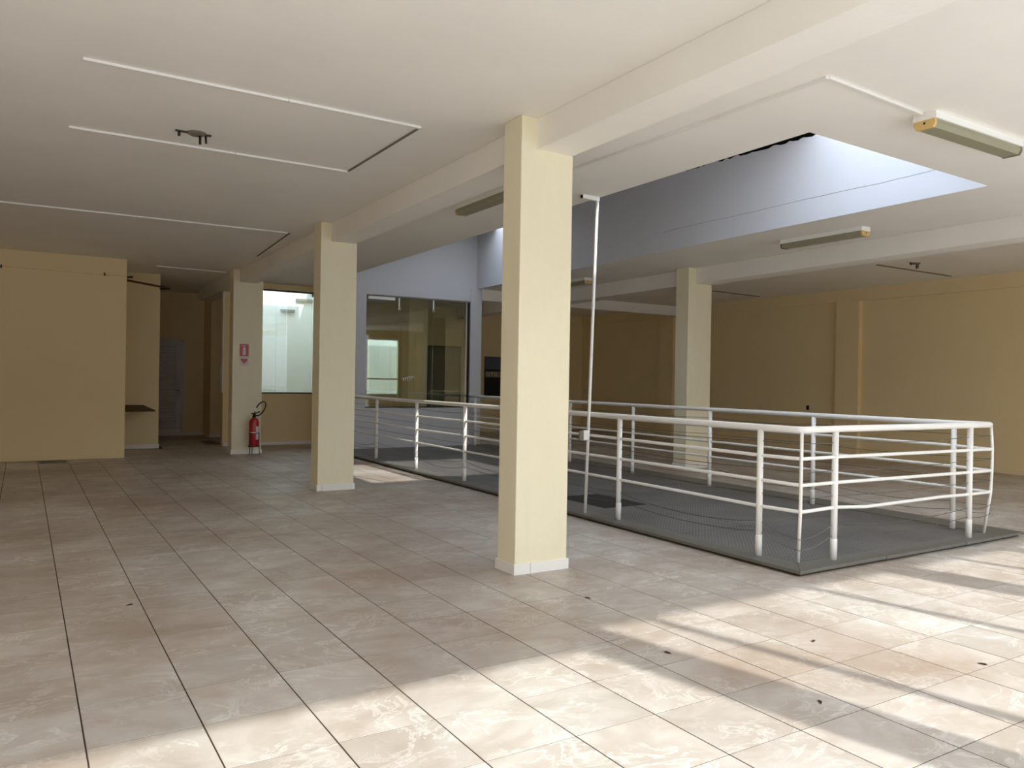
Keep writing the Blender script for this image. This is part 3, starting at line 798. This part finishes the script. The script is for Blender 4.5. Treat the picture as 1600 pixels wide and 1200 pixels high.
# ------------------------------------------------------------------ curtain wire and rod at the far left
o = empty('curtain_wire', (-0.4, 15.88, 3.33), 'thin curtain wire stretched across the far left cream wall', 'wire')
MB().tube([(-2.6, 15.88, 3.345), (-0.35, 15.88, 3.33), (1.22, 15.88, 3.315), (1.6, 15.88, 3.32)], .0035, 6).build('wire', 'tan', o)
for x in (-0.33, 1.23):
    MB().box(x - .012, x + .012, 15.87, 15.90, 3.30, 3.355).build('hook', 'dark', o)
o = empty('curtain_rod', (1.62, 16.9, 3.36), 'rusty rod bridging the recess above the small shelf', 'rod')
MB().tube([(1.80, 16.9, 3.43), (1.66, 16.9, 3.41), (1.60, 16.9, 3.385)], .02, 8).build('rod_hook', 'rust', o)
MB().tube([(1.597, 16.9, 3.37), (2.30, 16.95, 3.285), (2.50, 17.2, 3.285), (2.42, 17.80, 3.33)], .02, 8).build('rod', 'rust', o)
# small shelf
o = empty('wall_shelf', (1.9, 17.7, .87), 'small dark wooden shelf on a white bracket in the recess', 'shelf')
MB().quad8([(1.60, 17.38, .78), (2.30, 17.38, .785), (2.12, 17.80, .88), (1.60, 17.80, .88)],
           [(1.60, 17.375, .805), (2.30, 17.375, .81), (2.12, 17.80, .905), (1.60, 17.80, .905)]).build('board', 'wood', o)
MB().tube([(1.62, 17.77, .58), (1.86, 17.50, .80)], .008, 6).build('bracket', 'white', o)

# ------------------------------------------------------------------ floor drains
def drain(x0, x1, y0, y1, label):
    o = empty('floor_drain', ((x0 + x1) / 2, (y0 + y1) / 2, 0), label, 'floor drain')
    MB().box(x0, x1, y0, y1, 0.0, .008).build('frame', 'concrete', o)
    for k in range(5):
        y = y0 + (k + .5) * (y1 - y0) / 5
        MB().box(x0 + .03, x1 - .03, y - .02, y + .02, .008, .012).build('slot', 'condark', o)
drain(0.25, 0.67, 15.35, 15.78, 'flat floor drain cover at the foot of the far left wall')
drain(3.50, 3.82, 18.2, 19.4, 'dark floor drain cover in front of the hall')

# ------------------------------------------------------------------ fire extinguisher on its stand
ex, ey = 3.86, 15.72
o = empty('fire_extinguisher', (ex, ey, 0), 'red fire extinguisher with a black hose on a wire stand', 'fire extinguisher')
cyl = MB().lathe((ex, ey, 0), [(.05, .17), (.088, .18), (.094, .20), (.094, .62), (.086, .67), (.055, .71), (.03, .73)], 24).build('cylinder', 'red', o)
lb2 = MB()
for a in range(8):
    t0, t1 = math.radians(-80 + a * 12), math.radians(-80 + (a + 1) * 12)
    lb2.quad8([(ex + .0945 * math.cos(t0), ey + .0945 * math.sin(t0), .30), (ex + .0965 * math.cos(t0), ey + .0965 * math.sin(t0), .30), (ex + .0965 * math.cos(t1), ey + .0965 * math.sin(t1), .30), (ex + .0945 * math.cos(t1), ey + .0945 * math.sin(t1), .30)],
              [(ex + .0945 * math.cos(t0), ey + .0945 * math.sin(t0), .56), (ex + .0965 * math.cos(t0), ey + .0965 * math.sin(t0), .56), (ex + .0965 * math.cos(t1), ey + .0965 * math.sin(t1), .56), (ex + .0945 * math.cos(t1), ey + .0945 * math.sin(t1), .56)])
tag(lb2.build('label_sticker', 'label', cyl), 'pale printed sticker')
MB().lathe((ex, ey, 0), [(.034, .725), (.034, .76), (.022, .77), (.022, .80)], 16).build('valve', 'dark', o)
MB().tube([(ex - .06, ey - .02, .80), (ex + .05, ey, .815), (ex + .11, ey, .84)], .012, 8).build('lever', 'dark', o)
hose = []
for k in range(22):
    t = -2.3 + 5.6 * k / 21
    u, v = 0.075 * math.cos(t), 0.155 * math.sin(t)
    c_, s_ = math.cos(-0.55), math.sin(-0.55)
    hose.append((ex + .105 + u * c_ - v * s_, ey - .05, .90 + u * s_ + v * c_))
MB().tube([(ex + .01, ey - .03, .78)] + hose, .013, 8).build('hose', 'dark', o)
stand = MB().tube([(ex + .1 * math.cos(t), ey + .1 * math.sin(t), .42) for t in [k * math.pi / 10 for k in range(21)]], .008, 6).build('stand_ring', 'steel', o)
MB().tube([(ex + .105 * math.cos(t), ey + .105 * math.sin(t), .165) for t in [k * math.pi / 10 for k in range(21)]], .010, 6).build('stand_ring', 'dark', o)
for a in (215, 325, 90):
    t = math.radians(a)
    MB().tube([(ex + .103 * math.cos(t), ey + .103 * math.sin(t), .44), (ex + .105 * math.cos(t), ey + .105 * math.sin(t), .165), (ex + .12 * math.cos(t), ey + .12 * math.sin(t), .0)], .007, 6).build('leg', 'dark', o)
MB().lathe((ex, ey, 0), [(.0945, .425), (.0965, .426), (.0965, .446), (.0945, .447)], 24).build('band', 'chrome', cyl)

# signs on the farthest column: red pictogram and white panel with a red arrow
sy = 15.925
o = empty('safety_sign', (3.70, sy, 2.04), 'red fire extinguisher pictogram plate on the farthest column', 'sign', 'safety signs on the column')
MB().box(3.615, 3.785, sy - .004, sy, 1.925, 2.165).build('plate', 'red', o)
fx = 3.70
MB().prism([(fx - .03, sy - .006), (fx + .03, sy - .006), (fx + .03, sy - .004), (fx - .03, sy - .004)], 1.945, 2.095).build('pictogram', 'label', o)
MB().prism([(fx - .012, sy - .006), (fx + .012, sy - .006), (fx + .012, sy - .004), (fx - .012, sy - .004)], 2.095, 2.125).build('pictogram', 'label', o)
MB().prism([(fx - .05, sy - .006), (fx + .02, sy - .006), (fx + .02, sy - .004), (fx - .05, sy - .004)], 2.125, 2.14).build('pictogram', 'label', o)
o = empty('safety_sign', (3.70, sy, 1.82), 'white plate with a red downward arrow below the red pictogram', 'sign', 'safety signs on the column')
MB().box(3.62, 3.785, sy - .004, sy, 1.74, 1.915).build('plate', 'label', o)
ar = MB()
pts = [(-.062, 1.868), (-.04, 1.888), (0, 1.862), (.04, 1.888), (.062, 1.868), (.062, 1.84), (0, 1.775), (-.062, 1.84)]
ar.v = [(fx + a, sy - .007, z) for a, z in pts] + [(fx + a, sy - .004, z) for a, z in pts]
ar.f = [tuple(range(8)), tuple(reversed(range(8, 16)))] + [(i, i + 8, (i + 1) % 8 + 8, (i + 1) % 8) for i in range(8)]
ar.smooth = [False] * len(ar.f)
ar.build('arrow', 'red', o)

# dark sign on the back wall, half hidden by the nearest column
o = empty('wall_sign', (12.1, 20.29, 1.6), 'black and slate-blue sign on the dark back wall beside the nearest column', 'sign')
MB().box(11.68, 12.6, 20.27, 20.30, 1.05, 2.24).build('board', 'dark', o)
MB().box(11.68, 12.6, 20.262, 20.27, 1.86, 2.24).build('print', 'signblue', o)
MB().box(11.70, 12.58, 20.262, 20.27, 1.62, 1.80).build('print', 'condark', o)
MB().tube([(11.78 + .05 * math.cos(t), 20.258, 1.71 + .05 * math.sin(t)) for t in [k * math.pi / 8 for k in range(17)]], .010, 6).build('letter', 'label', o)
MB().box(11.87, 11.98, 20.255, 20.262, 1.75, 1.775).build('letter', 'label', o)
MB().box(11.915, 11.94, 20.255, 20.262, 1.65, 1.75).build('letter', 'label', o)
MB().tube([(12.06 + .045 * math.cos(t), 20.258, 1.71 + .05 * math.sin(t)) for t in [k * math.pi / 8 for k in range(17)]], .010, 6).build('letter', 'label', o)

# ------------------------------------------------------------------ dry leaves on the tiles
lv = None
spots = [(3.42, 4.42, 'dry brown leaf on the tiles between the nearest column and the kerb'), (3.13, 3.30, 'curled dry leaf on the tile joint where the sunlight starts'),
         (4.05, 3.02, 'dry leaf in the sunlit floor right of the broad shadow'), (3.30, 2.42, 'dry leaf lying in the broad shadow strip at the lower right'),
         (4.55, 2.30, 'dry leaf on the sunlit tiles at the right edge'), (0.62, 5.75, 'tiny dry leaf on the floor at the left'),
         (2.45, 9.3, 'dry leaf on the brown tiles in front of the middle column')]
for x, y, lab in spots:
    mb = MB()
    n = len(mb.v)
    L_ = .028; w = .009
    mb.v = [(-L_, 0, .001), (-L_ * .3, -w, .006), (L_ * .5, -w * .8, .007), (L_, 0, .002), (L_ * .5, w * .8, .008), (-L_ * .3, w, .005), (0, 0, .002),
            (-L_ * .3, -w, .0045), (L_ * .5, -w * .8, .0055), (L_ * .5, w * .8, .0065), (-L_ * .3, w, .0035), (0, 0, .0005)]
    mb.f = [(0, 1, 6), (1, 2, 6), (2, 3, 6), (3, 4, 6), (4, 5, 6), (5, 0, 6), (0, 11, 7), (7, 11, 8), (8, 11, 3), (3, 11, 9), (9, 11, 10), (10, 11, 0)]
    mb.smooth = [False] * len(mb.f)
    if lv is None:
        o = lv = mb.build('dry_leaf', 'leaf')
    else:
        o = lv.copy(); COL.objects.link(o)
    o.location = (x, y, 0.0005); o.rotation_euler = (0, 0, random.uniform(0, 6.28))
    tag(o, lab, 'leaf', 'dry leaves on the floor')
